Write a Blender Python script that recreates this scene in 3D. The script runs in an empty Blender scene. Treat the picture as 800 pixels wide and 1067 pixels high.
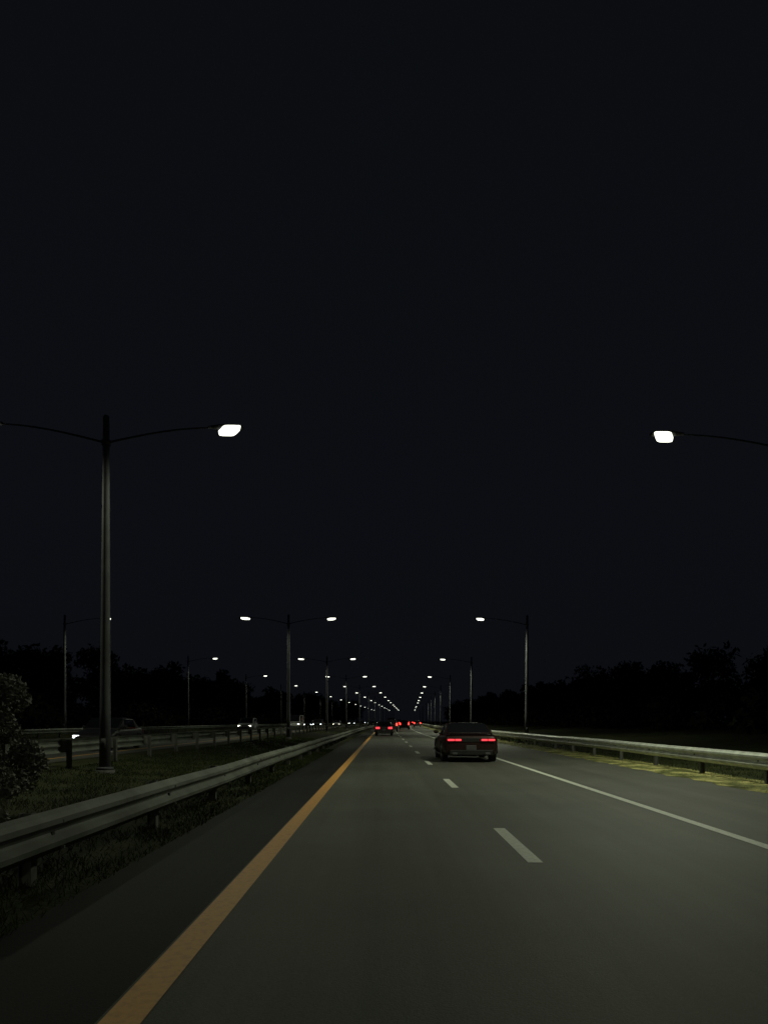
import bpy, math, random
import numpy as np
from mathutils import Vector, Matrix
random.seed(7); rng=np.random.default_rng(7)
scene=bpy.context.scene
scene.view_settings.view_transform='Standard'
try: scene.view_settings.look='None'
except Exception: pass
scene.view_settings.exposure=0

# ------------------------------------------------------------ path
def cx(d):
    if d<80: return 0.0
    if d<180: return 0.00017*(d-80)**2
    return 1.7+0.034*(d-180)
def P(x,d,z=0.0): return (cx(d)+x,d,z)

# ------------------------------------------------------------ materials
def newmat(name):
    m=bpy.data.materials.new(name); m.use_nodes=True
    nt=m.node_tree; b=nt.nodes['Principled BSDF']
    return m,nt,b
def simple(name,col,rough=0.6,metal=0.0,var=0.25,scale=6.0,coat=0.0,spec=0.5):
    m,nt,b=newmat(name)
    tc=nt.nodes.new('ShaderNodeTexCoord'); n=nt.nodes.new('ShaderNodeTexNoise')
    n.inputs['Scale'].default_value=scale; n.inputs['Detail'].default_value=6
    nt.links.new(tc.outputs['Object'],n.inputs['Vector'])
    r=nt.nodes.new('ShaderNodeValToRGB')
    r.color_ramp.elements[0].position=0.3; r.color_ramp.elements[1].position=0.7
    r.color_ramp.elements[0].color=tuple(c*(1-var) for c in col)+(1,)
    r.color_ramp.elements[1].color=tuple(min(1,c*(1+var)) for c in col)+(1,)
    nt.links.new(n.outputs['Fac'],r.inputs['Fac']); nt.links.new(r.outputs['Color'],b.inputs['Base Color'])
    b.inputs['Roughness'].default_value=rough; b.inputs['Metallic'].default_value=metal
    b.inputs['Coat Weight'].default_value=coat; b.inputs['Specular IOR Level'].default_value=spec
    return m
def emis(name,col,s):
    m,nt,b=newmat(name)
    b.inputs['Base Color'].default_value=(*[min(1,c*0.5) for c in col],1)
    b.inputs['Emission Color'].default_value=(*col,1); b.inputs['Emission Strength'].default_value=s
    return m
def asphalt(name,base,tint=(1,1.02,0.86),spec=0.35):
    m,nt,b=newmat(name); L=nt.links
    geo=nt.nodes.new('ShaderNodeNewGeometry')
    def noise(scale,detail,vec=None,rough=0.6):
        n=nt.nodes.new('ShaderNodeTexNoise'); n.inputs['Scale'].default_value=scale
        n.inputs['Detail'].default_value=detail; n.inputs['Roughness'].default_value=rough
        L.new(vec or geo.outputs['Position'],n.inputs['Vector']); return n
    mp=nt.nodes.new('ShaderNodeMapping'); mp.inputs['Scale'].default_value=(1.0,0.035,1)
    L.new(geo.outputs['Position'],mp.inputs['Vector'])
    streak=noise(1.3,5,mp.outputs['Vector'])       # wheel tracks / drip lines
    patch=noise(0.35,4); fine=noise(70,3); grit=noise(260,2)
    def mul(a,lo,hi,flo=0.3,fhi=0.7):
        r=nt.nodes.new('ShaderNodeMapRange'); r.inputs['From Min'].default_value=flo; r.inputs['From Max'].default_value=fhi
        r.inputs['To Min'].default_value=lo; r.inputs['To Max'].default_value=hi; L.new(a.outputs['Fac'],r.inputs['Value']); return r
    s=[mul(streak,0.68,1.32),mul(patch,0.8,1.2),mul(fine,0.8,1.2),mul(grit,0.6,1.4)]
    out=s[0].outputs[0]
    for k in s[1:]:
        mm=nt.nodes.new('ShaderNodeMath'); mm.operation='MULTIPLY'; L.new(out,mm.inputs[0]); L.new(k.outputs[0],mm.inputs[1]); out=mm.outputs[0]
    v=nt.nodes.new('ShaderNodeVectorMath'); v.operation='SCALE'
    v.inputs[0].default_value=tuple(base*t for t in tint); L.new(out,v.inputs['Scale'])
    L.new(v.outputs[0],b.inputs['Base Color'])
    b.inputs['Roughness'].default_value=0.72; b.inputs['Specular IOR Level'].default_value=spec
    bm=nt.nodes.new('ShaderNodeBump'); bm.inputs['Strength'].default_value=0.35; bm.inputs['Distance'].default_value=0.01
    L.new(fine.outputs['Fac'],bm.inputs['Height']); L.new(bm.outputs[0],b.inputs['Normal'])
    return m
def paint(name,col,wear=0.45):
    m,nt,b=newmat(name); L=nt.links
    geo=nt.nodes.new('ShaderNodeNewGeometry')
    n=nt.nodes.new('ShaderNodeTexNoise'); n.inputs['Scale'].default_value=14; n.inputs['Detail'].default_value=9; n.inputs['Roughness'].default_value=0.75
    L.new(geo.outputs['Position'],n.inputs['Vector'])
    r=nt.nodes.new('ShaderNodeValToRGB'); r.color_ramp.elements[0].position=wear-0.13; r.color_ramp.elements[1].position=wear+0.12
    r.color_ramp.elements[0].color=tuple(c*0.55+0.015 for c in col)+(1,); r.color_ramp.elements[1].color=(*col,1)
    L.new(n.outputs['Fac'],r.inputs['Fac']); L.new(r.outputs['Color'],b.inputs['Base Color'])
    b.inputs['Roughness'].default_value=0.6
    return m
def grassmat(name,c1,c2,c3,scale=0.8):
    m,nt,b=newmat(name); L=nt.links
    geo=nt.nodes.new('ShaderNodeNewGeometry')
    n=nt.nodes.new('ShaderNodeTexNoise'); n.inputs['Scale'].default_value=scale; n.inputs['Detail'].default_value=8; n.inputs['Roughness'].default_value=0.7
    L.new(geo.outputs['Position'],n.inputs['Vector'])
    r=nt.nodes.new('ShaderNodeValToRGB'); e=r.color_ramp.elements
    e[0].position=0.38; e[0].color=(*c1,1); e[1].position=0.62; e[1].color=(*c3,1)
    k=e.new(0.5); k.color=(*c2,1)
    L.new(n.outputs['Fac'],r.inputs['Fac']); L.new(r.outputs['Color'],b.inputs['Base Color'])
    b.inputs['Roughness'].default_value=0.9; b.inputs['Specular IOR Level'].default_value=0.1
    n2=nt.nodes.new('ShaderNodeTexNoise'); n2.inputs['Scale'].default_value=14; n2.inputs['Detail'].default_value=8
    L.new(geo.outputs['Position'],n2.inputs['Vector'])
    bm=nt.nodes.new('ShaderNodeBump'); bm.inputs['Strength'].default_value=0.6; bm.inputs['Distance'].default_value=0.06
    L.new(n2.outputs['Fac'],bm.inputs['Height']); L.new(bm.outputs[0],b.inputs['Normal'])
    return m
M={}
M['asph']=asphalt('asphalt_lane',0.062)
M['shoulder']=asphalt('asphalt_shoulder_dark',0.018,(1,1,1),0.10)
M['white']=paint('paint_white',(0.55,0.57,0.5),0.42)
M['yellow']=paint('paint_yellow',(0.64,0.31,0.07),0.4)
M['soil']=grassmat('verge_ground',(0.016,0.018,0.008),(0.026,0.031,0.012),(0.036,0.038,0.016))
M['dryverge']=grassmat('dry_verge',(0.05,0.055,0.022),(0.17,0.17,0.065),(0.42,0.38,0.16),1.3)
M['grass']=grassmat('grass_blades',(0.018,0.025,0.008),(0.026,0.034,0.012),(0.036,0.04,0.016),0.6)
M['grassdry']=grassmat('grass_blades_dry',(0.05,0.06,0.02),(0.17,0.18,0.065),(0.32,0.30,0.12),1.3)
M['galv']=simple('galvanised_steel',(0.50,0.52,0.47),0.5,0.3,0.25,3)
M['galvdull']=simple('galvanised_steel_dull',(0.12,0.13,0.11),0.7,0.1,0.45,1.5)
M['pole']=simple('pole_weathered',(0.075,0.075,0.082),0.75,0.1,0.2,2,spec=0.2)
M['head']=simple('lamp_housing',(0.05,0.05,0.052),0.75,0.1,spec=0.2)
M['wood']=simple('post_steel_weathered',(0.09,0.09,0.08),0.8,0.1,0.3,5)
M['conc']=simple('concrete_base',(0.06,0.058,0.052),0.85)
M['lens']=emis('lamp_lens_lit',(0.98,1.0,0.84),2.5)
M['leaf']=simple('foliage_dark',(0.02,0.024,0.015),0.9,0,0.5,0.5,spec=0.05)
M['leaf2']=simple('foliage_shrub',(0.17,0.17,0.14),0.7,0,0.4,1.5,spec=0.2)
M['bark']=simple('bark',(0.05,0.043,0.034),0.9,0,0.3,4)
M['tyre']=simple('tyre_rubber',(0.02,0.02,0.02),0.85)
M['rim']=simple('alloy_rim',(0.15,0.15,0.16),0.4,0.8)
M['glass']=simple('car_glass',(0.008,0.008,0.01),0.08,0,0.05,spec=0.5)
M['trim']=simple('black_trim',(0.012,0.012,0.013),0.5)
M['plate']=simple('number_plate',(0.06,0.06,0.06),0.5)
M['red']=emis('tail_light_lit',(1,0.045,0.06),1.8)
M['redb']=emis('brake_light_lit',(1,0.035,0.025),7)
M['redoff']=simple('tail_lens_unlit',(0.06,0.006,0.006),0.4)
M['hl']=emis('headlight_lit',(0.85,0.95,1.0),9)
M['hl2']=emis('headlight_warm',(1,0.95,0.75),9)
for n,c in (('maroon',(0.020,0.008,0.007)),('black',(0.02,0.02,0.022)),('silver',(0.2,0.21,0.22)),('whitec',(0.4,0.4,0.38)),('blue',(0.02,0.03,0.06))):
    M[n]=simple('car_paint_'+n,c,0.38,0.1,0.05,coat=0.25,spec=0.3)

# ------------------------------------------------------------ mesh helper
class MB:
    def __init__(s): s.v=[];s.f=[];s.m=[];s.mats=[]
    def mi(s,mat):
        if mat not in s.mats: s.mats.append(mat)
        return s.mats.index(mat)
    def add(s,vs,fs,mat):
        o=len(s.v); i=s.mi(mat); s.v+= [tuple(v) for v in vs]
        for f in fs: s.f.append(tuple(a+o for a in f)); s.m.append(i)
    def box(s,c,size,mat,rot=None):
        x,y,z=[k/2 for k in size]
        vs=[Vector((a*x,b*y,d*z)) for a in(-1,1) for b in(-1,1) for d in(-1,1)]
        if rot: vs=[rot@v for v in vs]
        vs=[v+Vector(c) for v in vs]
        s.add(vs,[(0,1,3,2),(4,6,7,5),(0,4,5,1),(2,3,7,6),(0,2,6,4),(1,5,7,3)],mat)
    def tube(s,pts,rads,mat,n=10,cap=True):
        pts=[Vector(p) for p in pts]; vs=[];fs=[]
        for i,p in enumerate(pts):
            t=(pts[min(i+1,len(pts)-1)]-pts[max(i-1,0)]).normalized()
            u=t.cross(Vector((0,1,0)) if abs(t.y)<0.9 else Vector((1,0,0))).normalized(); w=t.cross(u)
            for k in range(n):
                a=2*math.pi*k/n; vs.append(p+(u*math.cos(a)+w*math.sin(a))*rads[i])
        for i in range(len(pts)-1):
            for k in range(n):
                fs.append((i*n+k,i*n+(k+1)%n,(i+1)*n+(k+1)%n,(i+1)*n+k))
        if cap: fs+= [tuple(range(n-1,-1,-1)),tuple((len(pts)-1)*n+k for k in range(n))]
        s.add(vs,fs,mat)
    def build(s,name,smooth=False,parent=None,loc=None):
        me=bpy.data.meshes.new(name); me.from_pydata(s.v,[],s.f)
        for m in s.mats: me.materials.append(m)
        me.polygons.foreach_set('material_index',s.m)
        if smooth: me.polygons.foreach_set('use_smooth',[True]*len(s.f))
        me.update(); ob=bpy.data.objects.new(name,me); scene.collection.objects.link(ob)
        if parent: ob.parent=parent
        if loc: ob.location=loc
        return ob
def empty(name,loc=(0,0,0),rz=0):
    e=bpy.data.objects.new(name,None); scene.collection.objects.link(e); e.location=loc; e.rotation_euler=(0,0,rz); return e

ds=list(np.arange(-60,80,7.0))+list(np.arange(80,400,10.0))+list(np.arange(400,1000,30.0))+list(np.arange(1000,3001,200.0))
def sweep(name,xs,zs,mat,dl=ds):
    mb=MB(); n=len(xs); vs=[P(x,d,z) for d in dl for x,z in zip(xs,zs)]
    fs=[(i*n+k,i*n+k+1,(i+1)*n+k+1,(i+1)*n+k) for i in range(len(dl)-1) for k in range(n-1)]
    mb.add(vs,fs,mat); return mb.build(name,True)
def gz(x):   # verge profile
    X=[-2500,-60,-30,-25.5,-24.5,-10.2,-9.6,-8,-6,-3.2,-2.6,8.1,9,12,20,35,2500]
    Z=[1.5,1.2,0.6,0.25,0.2,0.2,0.2,0.0,-0.08,0.0,-0.004,-0.004,0.0,-0.05,0.2,0.8,1.5]
    return float(np.interp(x,X,Z))
gx=[-2500,-400,-60,-30,-25.5,-24.5,-20,-15,-10.2,-9.6,-8,-6,-4.5,-3.2,-2.6,0,4,8.1,9,12,20,35,60,400,2500]
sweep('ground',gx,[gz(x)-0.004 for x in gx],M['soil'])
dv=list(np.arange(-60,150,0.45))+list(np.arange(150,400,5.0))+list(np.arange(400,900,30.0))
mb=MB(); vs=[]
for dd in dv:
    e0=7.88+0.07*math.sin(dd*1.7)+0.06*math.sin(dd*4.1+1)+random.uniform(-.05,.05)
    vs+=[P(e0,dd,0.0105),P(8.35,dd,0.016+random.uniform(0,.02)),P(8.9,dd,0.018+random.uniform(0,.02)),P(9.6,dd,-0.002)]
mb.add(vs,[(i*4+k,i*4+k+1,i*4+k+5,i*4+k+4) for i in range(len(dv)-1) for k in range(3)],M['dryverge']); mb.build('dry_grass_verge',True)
sweep('road',[-1.43,0,1.6,4.5,8.05],[0.006]*5,M['asph'])
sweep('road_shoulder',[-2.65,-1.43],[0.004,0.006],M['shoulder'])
sweep('opposing_road',[-24.3,-17,-10.4],[0.206]*3,M['asph'])
sweep('yellow_edge_line',[-1.41,-1.2],[0.011]*2,M['yellow'])
sweep('white_edge_line',[4.47,4.63],[0.011]*2,M['white'])
sweep('opposing_edge_line',[-11.6,-11.45],[0.211]*2,M['yellow'])
mb=MB()
d=8.1-9.15*6
while d<900:
    mb.add([P(1.52,d,0.011),P(1.68,d,0.011),P(1.68,d+2.6,0.011),P(1.52,d+2.6,0.011)],[(0,1,2,3)],M['white'])
    for xo in (-15.2,-18.9):
        mb.add([P(xo,d,0.211),P(xo+.16,d,0.211),P(xo+.16,d+2.7,0.211),P(xo,d+2.7,0.211)],[(0,1,2,3)],M['white'])
    d+=9.15
mb.build('lane_dashes')

# ------------------------------------------------------------ guardrails
def guardrail(x,side,top,base,mat,name='guardrail',dmax=900,step=3.8):
    mb=MB()
    prof=[(0,0),(0.03,-0.03),(0.08,-0.06),(0.085,-0.10),(0.03,-0.145),(0.02,-0.165),(0.03,-0.185),(0.085,-0.23),(0.08,-0.27),(0.03,-0.30),(0,-0.33)]
    pr=[(side*a*1.1,top+b*1.2) for a,b in prof]
    pr2=[(p-side*0.006,z) for p,z in pr][::-1]
    ring=pr+pr2; n=len(ring)
    dl=list(np.arange(-50,200,3.8))+list(np.arange(200,dmax,15.0))
    jz=[random.uniform(-.012,.012) for _ in dl]; jx=[random.uniform(-.015,.015) for _ in dl]
    vs=[P(x+a+u,dd,b+j) for dd,j,u in zip(dl,jz,jx) for a,b in ring]
    fs=[(i*n+k,i*n+(k+1)%n,(i+1)*n+(k+1)%n,(i+1)*n+k) for i in range(len(dl)-1) for k in range(n)]
    mb.add(vs,fs,mat)
    dd=-50
    while dd<420:
        h=top-0.02-base+0.2
        cxx=x-side*0.20
        mb.box(P(cxx,dd,base-0.2+h/2),(0.11,0.008,h),M['wood'])
        mb.box(P(cxx-0.055,dd,base-0.2+h/2),(0.01,0.12,h),M['wood'])
        mb.box(P(cxx+0.055,dd,base-0.2+h/2),(0.01,0.12,h),M['wood'])
        mb.box(P(x-side*0.075,dd,top-0.2),(0.13,0.15,0.34),M['wood'])
        if dd<80:
            for bz in (-0.10,-0.30): mb.box(P(x+side*0.085,dd+0.1,top+bz*1.2+0.02),(0.03,0.03,0.03),mat)
            mb.box(P(x+side*0.03,dd,top-0.205),(0.02,0.06,0.04),M['trim'])
        dd+=step
    return mb.build(name)
guardrail(-3.05,1,0.68,0,M['galvdull'])
guardrail(9.0,-1,0.755,0,M['galv'])
guardrail(-9.3,-1,0.98,0.15,M['galvdull'])
guardrail(-25.2,1,0.95,0.2,M['galvdull'])

# ------------------------------------------------------------ street lamps
def lamp_mesh(arms,armlen):
    mb=MB()
    mb.tube([(0,0,-0.2),(0,0,0.12)],[0.3,0.28],M['conc'],14)
    mb.tube([(0,0,0.12),(0,0,0.2),(0,0,0.21)],[0.24,0.24,0.17],M['pole'],14)
    mb.box((0,-0.165,0.9),(0.13,0.03,0.28),M['head'])
    zs=[0.2,2,5,8,10.35]; mb.tube([(0,0,z) for z in zs],[0.165,0.15,0.125,0.105,0.09],M['pole'],14)
    mb.tube([(0,0,10.35),(0,0,10.42)],[0.1,0.06],M['pole'],12)
    for s in arms:
        pts=[];r=[]
        for i in range(9):
            t=i/8; pts.append((s*armlen*t,0,9.62+0.50*math.sin(t*math.pi*0.5))); r.append(0.032-0.010*t)
        mb.tube(pts,r,M['head'],8)
        mb.tube([(0,0,9.55),(0,0,9.7)],[0.13,0.13],M['pole'],12)
        X0=s*(armlen-0.25); secs=[(0,0.05,0.04),(0.15,0.09,0.06),(0.35,0.17,0.08),(0.7,0.2,0.09),(0.92,0.17,0.06),(1.0,0.08,0.03)]
        vs=[];fs=[];n=12
        for (t,w,h) in secs:
            for k in range(n):
                a=2*math.pi*k/n; sa=math.sin(a)
                vs.append((X0+s*t,w*math.cos(a),10.13+ (h*sa if sa>0 else 0.04*sa)))
        for i in range(len(secs)-1):
            for k in range(n): fs.append((i*n+k,i*n+(k+1)%n,(i+1)*n+(k+1)%n,(i+1)*n+k))
        fs+= [tuple(range(n)),tuple((len(secs)-1)*n+k for k in range(n))]
        mb.add(vs,fs,M['head'])
        vs=[];fs=[];n=20; rr=[(1.0,10.10),(0.98,10.05),(0.92,9.99),(0.76,9.965)]
        cX=X0+s*0.60
        for q,z in rr:
            for k in range(n):
                a=2*math.pi*k/n
                ca,sa=math.cos(a),math.sin(a)
                sx=math.copysign(abs(ca)**0.4,ca); sy=math.copysign(abs(sa)**0.4,sa)
                vs.append((cX+0.26*q*sx-s*0.15*sy*q,0.29*q*sy,z))
        for i in range(len(rr)-1):
            for k in range(n): fs.append((i*n+k,i*n+(k+1)%n,(i+1)*n+(k+1)%n,(i+1)*n+k))
        fs.append(tuple(3*n+k for k in range(n)))
        mb.add(vs,fs,M['lens'])
    ob=mb.build('street_lamp',True); me=ob.data
    bpy.data.objects.remove(ob)
    return me
def spotdata(name,p):
    l=bpy.data.lights.new(name,'SPOT'); l.energy=p; l.color=(0.93,1.0,0.72); l.spot_size=math.radians(164); l.spot_blend=0.5; l.shadow_soft_size=0.22
    return l
me_double=lamp_mesh((1,-1),3.2); me_right=lamp_mesh((-1,),3.6); me_opp=lamp_mesh((1,),3.4)
LR=spotdata('lamp_light',3000); LL=spotdata('lamp_light',600); LO=spotdata('lamp_light',600)
def place(me,x,d,arms,al,z,LP):
    ob=bpy.data.objects.new('street_lamp',me); scene.collection.objects.link(ob)
    ob.location=P(x,d,z)
    ob.rotation_euler=(random.uniform(-.006,.006),random.uniform(-.006,.006),random.uniform(-.05,.05))
    if d<330:
        for s in arms:
            l=bpy.data.objects.new('lamp_light',LP); scene.collection.objects.link(l); l.parent=ob
            l.location=(s*(al+0.35),0,9.86)
for i in range(-2,15):
    d=22.3+41.3*i
    j=random.uniform(-4,4) if i>5 else 0
    place(me_double,-8.1 if i==0 else -7.9,d+j,(1,-1),3.2,-0.03,LL)
    if i not in (9,12): place(me_right,12.3 if i==0 else 11.9,d+0.6+random.uniform(-3,3)*(i>5),(-1,),3.6,-0.05,LR)
    place(me_opp,-27.5,d+2.5,(1,),3.4,0.25,LO)

# ------------------------------------------------------------ foliage
def leaves(centers,radii,count,size,rg):
    n=len(centers); idx=rg.integers(0,n,count)
    dirs=rg.normal(size=(count,3)); dirs/=np.linalg.norm(dirs,axis=1)[:,None]
    rad=rg.random(count)**0.45
    c=centers[idx]+dirs*rad[:,None]*radii[idx][:,None]*np.array([1,1,0.8])
    a=rg.normal(size=(count,3)); a/=np.linalg.norm(a,axis=1)[:,None]
    b=np.cross(a,rg.normal(size=(count,3))); b/=np.linalg.norm(b,axis=1)[:,None]
    s=(size*rg.uniform(0.5,1.4,count))[:,None]
    q=np.stack([c-a*s,c+b*s*0.5,c+a*s,c-b*s*0.5],axis=1)
    return q.reshape(-1,3)
def quadmesh(name,arr,mat,extra=None):
    nv=len(arr); nq=nv//4
    me=bpy.data.meshes.new(name)
    ev=np.array(extra.v) if extra and extra.v else np.zeros((0,3)); ef=extra.f if extra else []
    allv=np.concatenate([arr,ev]); me.vertices.add(len(allv)); me.vertices.foreach_set('co',allv.astype(np.float32).ravel())
    loops=list(range(nv)); starts=list(range(0,nv,4)); tot=[4]*nq; mi=[0]*nq
    for f in ef:
        starts.append(len(loops)); tot.append(len(f)); loops+= [k+nv for k in f]; mi.append(1)
    me.loops.add(len(loops)); me.loops.foreach_set('vertex_index',loops)
    me.polygons.add(len(starts)); me.polygons.foreach_set('loop_start',starts); me.polygons.foreach_set('loop_total',tot)
    me.materials.append(mat); me.materials.append(M['bark'])
    me.polygons.foreach_set('material_index',mi)
    me.update(calc_edges=True); me.validate()
    ob=bpy.data.objects.new(name,me); scene.collection.objects.link(ob); return ob
def tree(mb,x,y,z0,h,w,rg,nl,size):
    lean=rg.normal(0,0.25,2)
    mb.tube([(x,y,z0-0.3),(x+lean[0]*.4,y+lean[1]*.4,z0+h*.4),(x+lean[0],y+lean[1],z0+h*.85)],[h*.022,h*.015,h*.004],M['bark'],6)
    cs=[];rs=[]
    for k in range(int(rg.integers(9,14))):
        t=rg.uniform(0.25,1.0); a=rg.uniform(0,6.28)
        rr=w*(1-abs(t-0.5)*1.1)*rg.uniform(0.3,0.85)
        c=np.array([x+lean[0]+rr*math.cos(a),y+lean[1]+rr*math.sin(a),z0+h*t*0.92]); cs.append(c); rs.append(w*rg.uniform(0.28,0.5))
        mb.tube([(x+lean[0]*.6,y+lean[1]*.6,z0+h*t*0.6),tuple(c)],[h*.008,h*.003],M['bark'],4,False)
    return leaves(np.array(cs),np.array(rs),nl,size,rg)
def treeline(name,xa,xb,da,db,n,hlo,hhi):
    mb=MB(); out=[]
    for i in range(n):
        u=(i+rng.random())/n; d=da+(db-da)*u**1.25
        x=rng.uniform(xa,xb); h=rng.uniform(hlo,hhi)*(1+0.0012*d)
        far=d>150
        out.append(tree(mb,cx(d)+x,d,gz(x),h,h*0.42,rng,700 if far else 1500,0.55 if far else 0.34))
    return quadmesh(name,np.concatenate(out),M['leaf'],mb)
treeline('distant_trees',36,60,15,700,190,7.5,9.3)
treeline('distant_trees',-72,-40,20,700,170,8,11.0)
def under(name,xa,xb,n):
    dd=rng.uniform(15,450,n); xx=rng.uniform(xa,xb,n)
    c=np.array([[cx(a)+b,a,gz(b)+rng.uniform(0.3,2.6)] for a,b in zip(dd,xx)]); r=rng.uniform(0.8,2.2,n)
    return quadmesh(name,leaves(c,r,60000,0.34,rng),M['leaf'])
under('undergrowth_bushes',28,38,600); under('undergrowth_bushes',-44,-33,600)
def shrub(name,x,y,h,w,nl,seed):
    rg=np.random.default_rng(seed); mb=MB(); cs=[];rs=[]; z0=gz(x)
    for k in range(34):
        a=rg.uniform(0,6.28); t=rg.uniform(0.12,1); r=w*rg.uniform(0.1,0.9)*(1.1-t*0.6)
        c=np.array([x+r*math.cos(a),y+r*math.sin(a),z0+h*t*0.9]); cs.append(c); rs.append(w*rg.uniform(0.12,0.34))
        mb.tube([(x+rg.normal(0,.06),y+rg.normal(0,.06),z0-0.05),((x+c[0])/2,(y+c[1])/2,z0+h*t*.55),tuple(c)],[0.035,0.022,0.008],M['bark'],5,False)
    return quadmesh(name,leaves(np.array(cs),np.array(rs),nl,0.045,rg),M['leaf2'],mb)
shrub('median_shrub',-6.75,13.0,2.7,1.1,22000,3)
shrub('median_shrub',-6.3,11.6,1.3,0.8,11000,4)
def grass(name,bands,hh,mat):
    qs=[]
    for (xa,xb,da,db,n) in bands:
        dd=da+(db-da)*rng.random(n)**1.5; xx=rng.uniform(xa,xb,n)
        keep=np.sin(xx*3.1+dd*0.9)+np.sin(dd*2.3-xx)+rng.normal(0,1,n)>-0.9
        dd=dd[keep]; xx=xx[keep]; m=len(dd)
        z=np.array([gz(a) for a in xx]); X=xx+np.array([cx(a) for a in dd])
        base=np.stack([X,dd,z-0.01],1); h=hh*rng.uniform(0.35,1.3,m)*(1+dd*0.004)
        lean=rng.normal(0,0.6,(m,2))*h[:,None]; ang=rng.uniform(0,3.14,m); wd=0.004*(1+dd*0.05)
        side=np.stack([np.cos(ang)*wd,np.sin(ang)*wd,np.zeros(m)],1)
        tip=base+np.stack([lean[:,0],lean[:,1],h],1)
        qs.append(np.stack([base-side,base+side,tip+side*0.3,tip-side*0.3],1).reshape(-1,3))
    return quadmesh(name,np.concatenate(qs),mat)
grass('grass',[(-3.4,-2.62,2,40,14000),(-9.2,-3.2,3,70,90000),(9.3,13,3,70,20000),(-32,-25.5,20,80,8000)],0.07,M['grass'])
grass('dry_grass',[(7.95,9.5,8,90,16000)],0.05,M['grassdry'])

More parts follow.
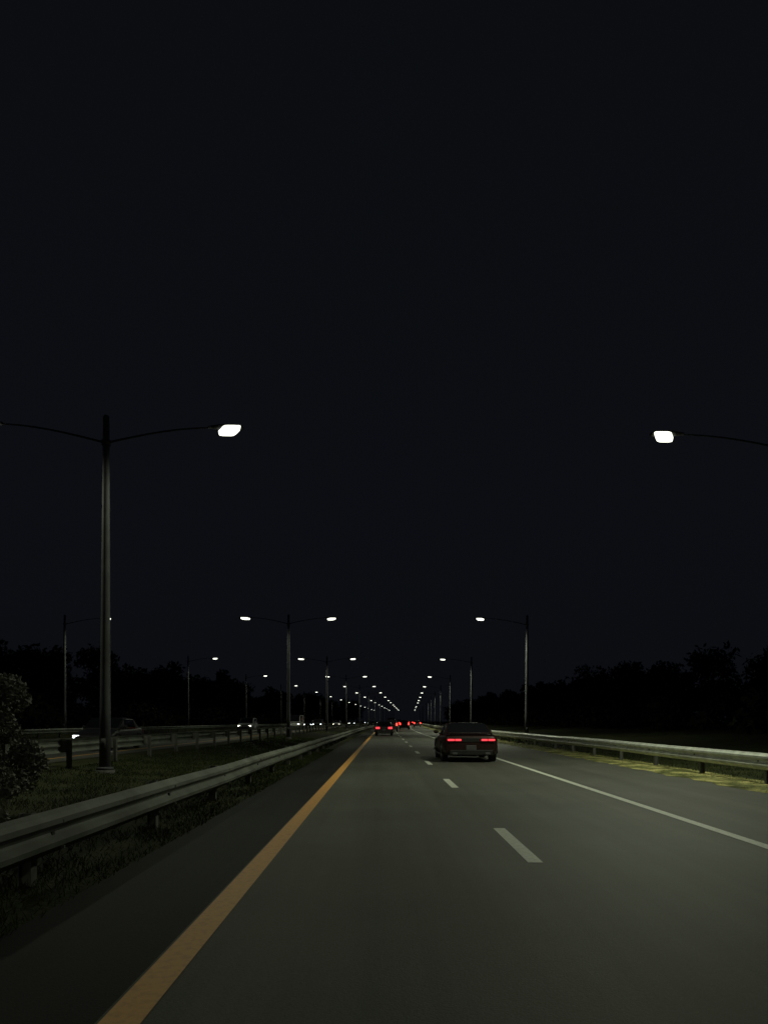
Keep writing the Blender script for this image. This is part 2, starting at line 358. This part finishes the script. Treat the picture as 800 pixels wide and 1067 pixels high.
# ------------------------------------------------------------ vehicles
def loft(mb,secs,mat,matfn=None):
    n=len(secs[0]); o=len(mb.v); vs=[p for s in secs for p in s]
    base=[]
    for i in range(len(secs)-1):
        for k in range(n):
            f=(i*n+k,i*n+(k+1)%n,(i+1)*n+(k+1)%n,(i+1)*n+k)
            base.append((f,matfn(i,k) if matfn else mat))
    base.append((tuple(range(n-1,-1,-1)),mat)); base.append((tuple((len(secs)-1)*n+k for k in range(n)),mat))
    mb.v+= [tuple(v) for v in vs]
    for f,m in base: mb.f.append(tuple(a+o for a in f)); mb.m.append(mb.mi(m))
def vehicle(name,x,d,z,kind='coupe',col='black',oncoming=False,tail='red',W=1.86,sc=1.0,hl='hl'):
    rz=-math.atan((cx(d+5)-cx(d))/5)+(math.pi if oncoming else 0)
    e=empty(name,P(x,d,z),rz); e.scale=(sc,sc,sc)
    c=M[col]; w=W/2
    if oncoming: tail='redoff'
    if kind=='coupe': L=4.7;belt=0.93;roof=1.34;st=[(0.62,0,.92),(1.55,.98,.72),(2.45,1.0,.74),(3.35,0,.92)];zb=0.2
    elif kind=='sedan': L=4.8;belt=0.98;roof=1.46;st=[(0.55,0,.94),(1.25,.97,.80),(2.7,1.0,.82),(3.5,0,.94)];zb=0.2
    elif kind=='suv': L=4.7;belt=1.1;roof=1.74;st=[(0.08,0,.94),(0.4,.97,.84),(2.6,1.0,.84),(3.4,0,.94)];zb=0.26
    else: L=5.4;belt=1.25;roof=2.25;st=[(0.03,0,.98),(0.12,1.0,.93),(4.2,1.0,.9),(4.9,0,.95)];zb=0.28
    mb=MB()
    def ring(y,ww,b,zt,crown):
        pts=[(0.0,b),(ww*.86,b),(ww*.96,b+.10),(ww*1.0,b+.32*(zt-b)),(ww*1.0,b+.55*(zt-b)),(ww*.975,b+.80*(zt-b)),(ww*.93,zt-.02),(ww*.80,zt+crown*.4),(ww*.4,zt+crown*.9)]
        R=[(px,y,pz) for px,pz in pts]; top=[(0,y,zt+crown)]
        Lf=[(-px,y,pz) for px,pz in pts[1:]][::-1]
        return R+top+Lf
    secs=[ring(0.0,w*.86,zb+.16,belt-.10,.0),ring(0.06,w*.93,zb+.05,belt-.03,.01),ring(0.25,w*.98,zb,belt+(.02 if kind=='coupe' else 0),.02),ring(0.9,w,zb,belt,.02),ring(1.6,w*.985,zb,belt-.02,.02),
          ring(2.6,w*.97,zb,belt-.03,.02),ring(3.4,w*.985,zb,belt-.03,.03),ring(4.1,w*.98,zb,belt-.12,.05),ring(L-.3,w*.93,zb+.02,belt-.2,.04),ring(L-.08,w*.85,zb+.06,belt-.28,.02),ring(L,w*.76,zb+.12,belt-.34,0)]
    loft(mb,secs,c)
    ob=mb.build('body',True,e)
    sub=ob.modifiers.new('s','SUBSURF'); sub.levels=sub.render_levels=2
    mb=MB()
    def gring(y,hfac,tw):
        zt=belt-.03+(roof-belt)*hfac+0.015
        bw=w*.90
        if hfac==0: pts=[(bw,belt-.06),(bw*.99,belt-.04),(bw*.9,belt-.0),(bw*.7,belt+.01)]
        else: pts=[(bw,belt-.06),(bw-(bw-w*tw)*.85,zt-.07),(w*tw-.05,zt-.01),(w*tw*.6,zt+.015)]
        R=[(px,y,pz) for px,pz in pts]
        return [(0,y,belt-.06)]+R+[(0,y,pts[-1][1]+.008)]+[(-px,y,pz) for _,( px,pz) in zip(range(9),pts[::-1])]
    gs=[gring(*st[0])]
    y1=st[1][0]; gs.append(gring(y1,st[1][1],st[1][2]))
    ym=(st[1][0]+st[2][0])/2; gs.append(gring(ym,1.0,(st[1][2]+st[2][2])/2)); gs.append(gring(st[2][0],st[2][1],st[2][2])); gs.append(gring(*st[3]))
    gl=M['glass']
    def mf(i,k):
        if i in (1,2):
            if k in (1,8): return gl if kind!='van' or i==2 else c
            return c
        return gl if k in (3,4,5,6) else c
    loft(mb,gs,c,mf)
    ob=mb.build('cabin',True,e)
    bv=ob.modifiers.new('b','BEVEL'); bv.width=0.03; bv.segments=2; bv.limit_method='ANGLE'; bv.angle_limit=math.radians(25)
    mb=MB(); R=.34 if kind=='coupe' else .35
    for yy in (0.95,L-.95):
        for s in (-1,1):
            ctr=s*(w-.12)
            n=24
            def rg_(xo,r): return [(ctr+s*xo,yy+r*math.cos(2*math.pi*k/n),R+r*math.sin(2*math.pi*k/n)) for k in range(n)]
            loft(mb,[rg_(-.12,R*.8),rg_(-.11,R*.97),rg_(-.06,R),rg_(.06,R),rg_(.11,R*.96),rg_(.12,R*.72),rg_(.08,R*.68)],M['tyre'])
            for k in range(5):
                a=2*math.pi*k/5; rot=Matrix.Rotation(a,3,'X')
                mb.box(Vector((ctr+s*.115,yy,R))+rot@Vector((0,0,R*.34)),(.03,.06,R*.66),M['rim'],rot)
            pts=[(s*(w*0.985),yy+(R+.05)*math.cos(a),R+(R+.05)*math.sin(a)) for a in np.linspace(-.15,math.pi+.15,14)]
            mb.tube(pts,[.035]*14,M['trim'],6)
    mb.build('wheels',True,e)
    mb=MB(); tm=M[tail]
    bz=belt-.17
    mb.box((0,0.03,zb+.14),(w*1.5,.10,.16),M['trim'])
    mb.box((0,0.0,bz-.26 if kind=='coupe' else bz-.2),(.34,.03,.16),M['plate'])
    if kind=='coupe':
        mb.box((0,0.015,bz),(w*1.55,.05,.14),M['trim'])
        for s in (-1,1):
            mb.box((s*.44,-0.02,bz),(.20,.06,.06),tm); mb.box((s*.68,-0.005,bz),(.22,.07,.06),tm)
            mb.box((s*.55,-.0,zb+.1),(.16,.10,.07),M['rim'])
        mb.box((0,.12,belt+.06),(w*1.62,.16,.025),c)
        for s in (-1,1): mb.box((s*w*.72,.13,belt+.02),(.04,.12,.08),c)
    elif kind=='suv' or kind=='van':
        for s in (-1,1): mb.box((s*w*.84,.02,belt-.05),(.2,.10,.36),tm)
    else:
        for s in (-1,1): mb.box((s*w*.70,.01,bz),(.42,.10,.2),tm)
        if tail=='redb': mb.box((0,.75,belt+.12),(.3,.05,.05),tm)
    mb.box((0,L-.02,zb+.25),(w*1.2,.08,.18),M['trim'])
    for s in (-1,1):
        mb.box((s*w*.68,L-.10,belt-.36),(.30,.12,.11),M[hl] if oncoming else M['plate'])
        my=st[3][0]-.5
        mb.tube([(s*w*.84,my,belt-.01),(s*w*.98,my,belt+.05)],[.025,.022],M['trim'],6)
        mb.tube([(s*w*.95,my,belt+.065),(s*(w*.97+.03),my,belt+.07),(s*(w+.09),my,belt+.075),(s*(w+.13),my,belt+.07)],[.035,.065,.06,.03],c,8)
        mb.box((s*w*.985,2.3,belt-.18),(.03,.2,.03),M['trim'])
        mb.tube([(s*w*.99,.9+R+.1,zb+.03),(s*w*.99,L-.95-R-.1,zb+.03)],[.04,.04],M['trim'],6)
    ob=mb.build('fittings',False,e)
    bv=ob.modifiers.new('b','BEVEL'); bv.width=0.012; bv.segments=2
    return e
vehicle('sports_coupe',3.16,27.8,0.006,'coupe','maroon',W=1.90,sc=1.08)
zr=0.006
vehicle('sedan',0.0,80,zr,'sedan','black')
for (k,x,d,c,t) in (('suv',0.9,112,'black','redb'),('suv',3.1,140,'black','redb'),('van',0.1,175,'whitec','redb'),('sedan',3.1,185,'blue','redb'),('suv',6.3,200,'black','redb'),('suv',0.1,245,'black','redb'),
    ('suv',3.1,265,'black','redb'),('suv',6.4,290,'black','redb'),('van',0.1,310,'black','redb'),('suv',3.1,350,'silver','redb'),('van',0.1,400,'black','redb'),('suv',6.2,420,'silver','redb'),('suv',3.1,450,'silver','redb')):
    vehicle(k,x,d,zr,k,c,tail=t)
for (k,x,d,c,h) in (('sedan',-12.9,38.5,'black','hl'),('suv',-17,98,'silver','hl2'),('van',-13.4,118,'whitec','hl'),('suv',-13.4,150,'black','hl'),('sedan',-17,165,'black','hl'),('sedan',-13.4,190,'silver','hl2'),('suv',-13.4,240,'black','hl'),('sedan',-17,280,'black','hl2'),('suv',-13.4,320,'blue','hl'),('suv',-17,380,'black','hl2'),('sedan',-13.4,430,'silver','hl')):
    vehicle(k,x,d,0.21,k,c,oncoming=True,hl=h)

# ------------------------------------------------------------ world
w=bpy.data.worlds.new('World'); scene.world=w; w.use_nodes=True; nt=w.node_tree
bg=nt.nodes['Background']
tc=nt.nodes.new('ShaderNodeTexCoord'); sp=nt.nodes.new('ShaderNodeSeparateXYZ'); nt.links.new(tc.outputs['Generated'],sp.inputs[0])
r=nt.nodes.new('ShaderNodeValToRGB'); e=r.color_ramp.elements
e[0].position=0.0; e[0].color=(0.0034,0.0039,0.0054,1); e[1].position=0.9; e[1].color=(0.0034,0.0040,0.0054,1)
k=e.new(0.25); k.color=(0.0037,0.0043,0.0062,1)
nt.links.new(sp.outputs['Z'],r.inputs['Fac']); nt.links.new(r.outputs['Color'],bg.inputs['Color']); bg.inputs['Strength'].default_value=1.0

# ------------------------------------------------------------ camera
cd=bpy.data.cameras.new('camera'); cam=bpy.data.objects.new('camera',cd); scene.collection.objects.link(cam)
cam.location=(0,0,1.5); cam.rotation_euler=(math.radians(90),0,0)
cd.sensor_fit='HORIZONTAL'; cd.sensor_width=36; cd.lens=36; cd.shift_y=0.273; cd.clip_end=6000; cd.clip_start=0.1
scene.camera=cam
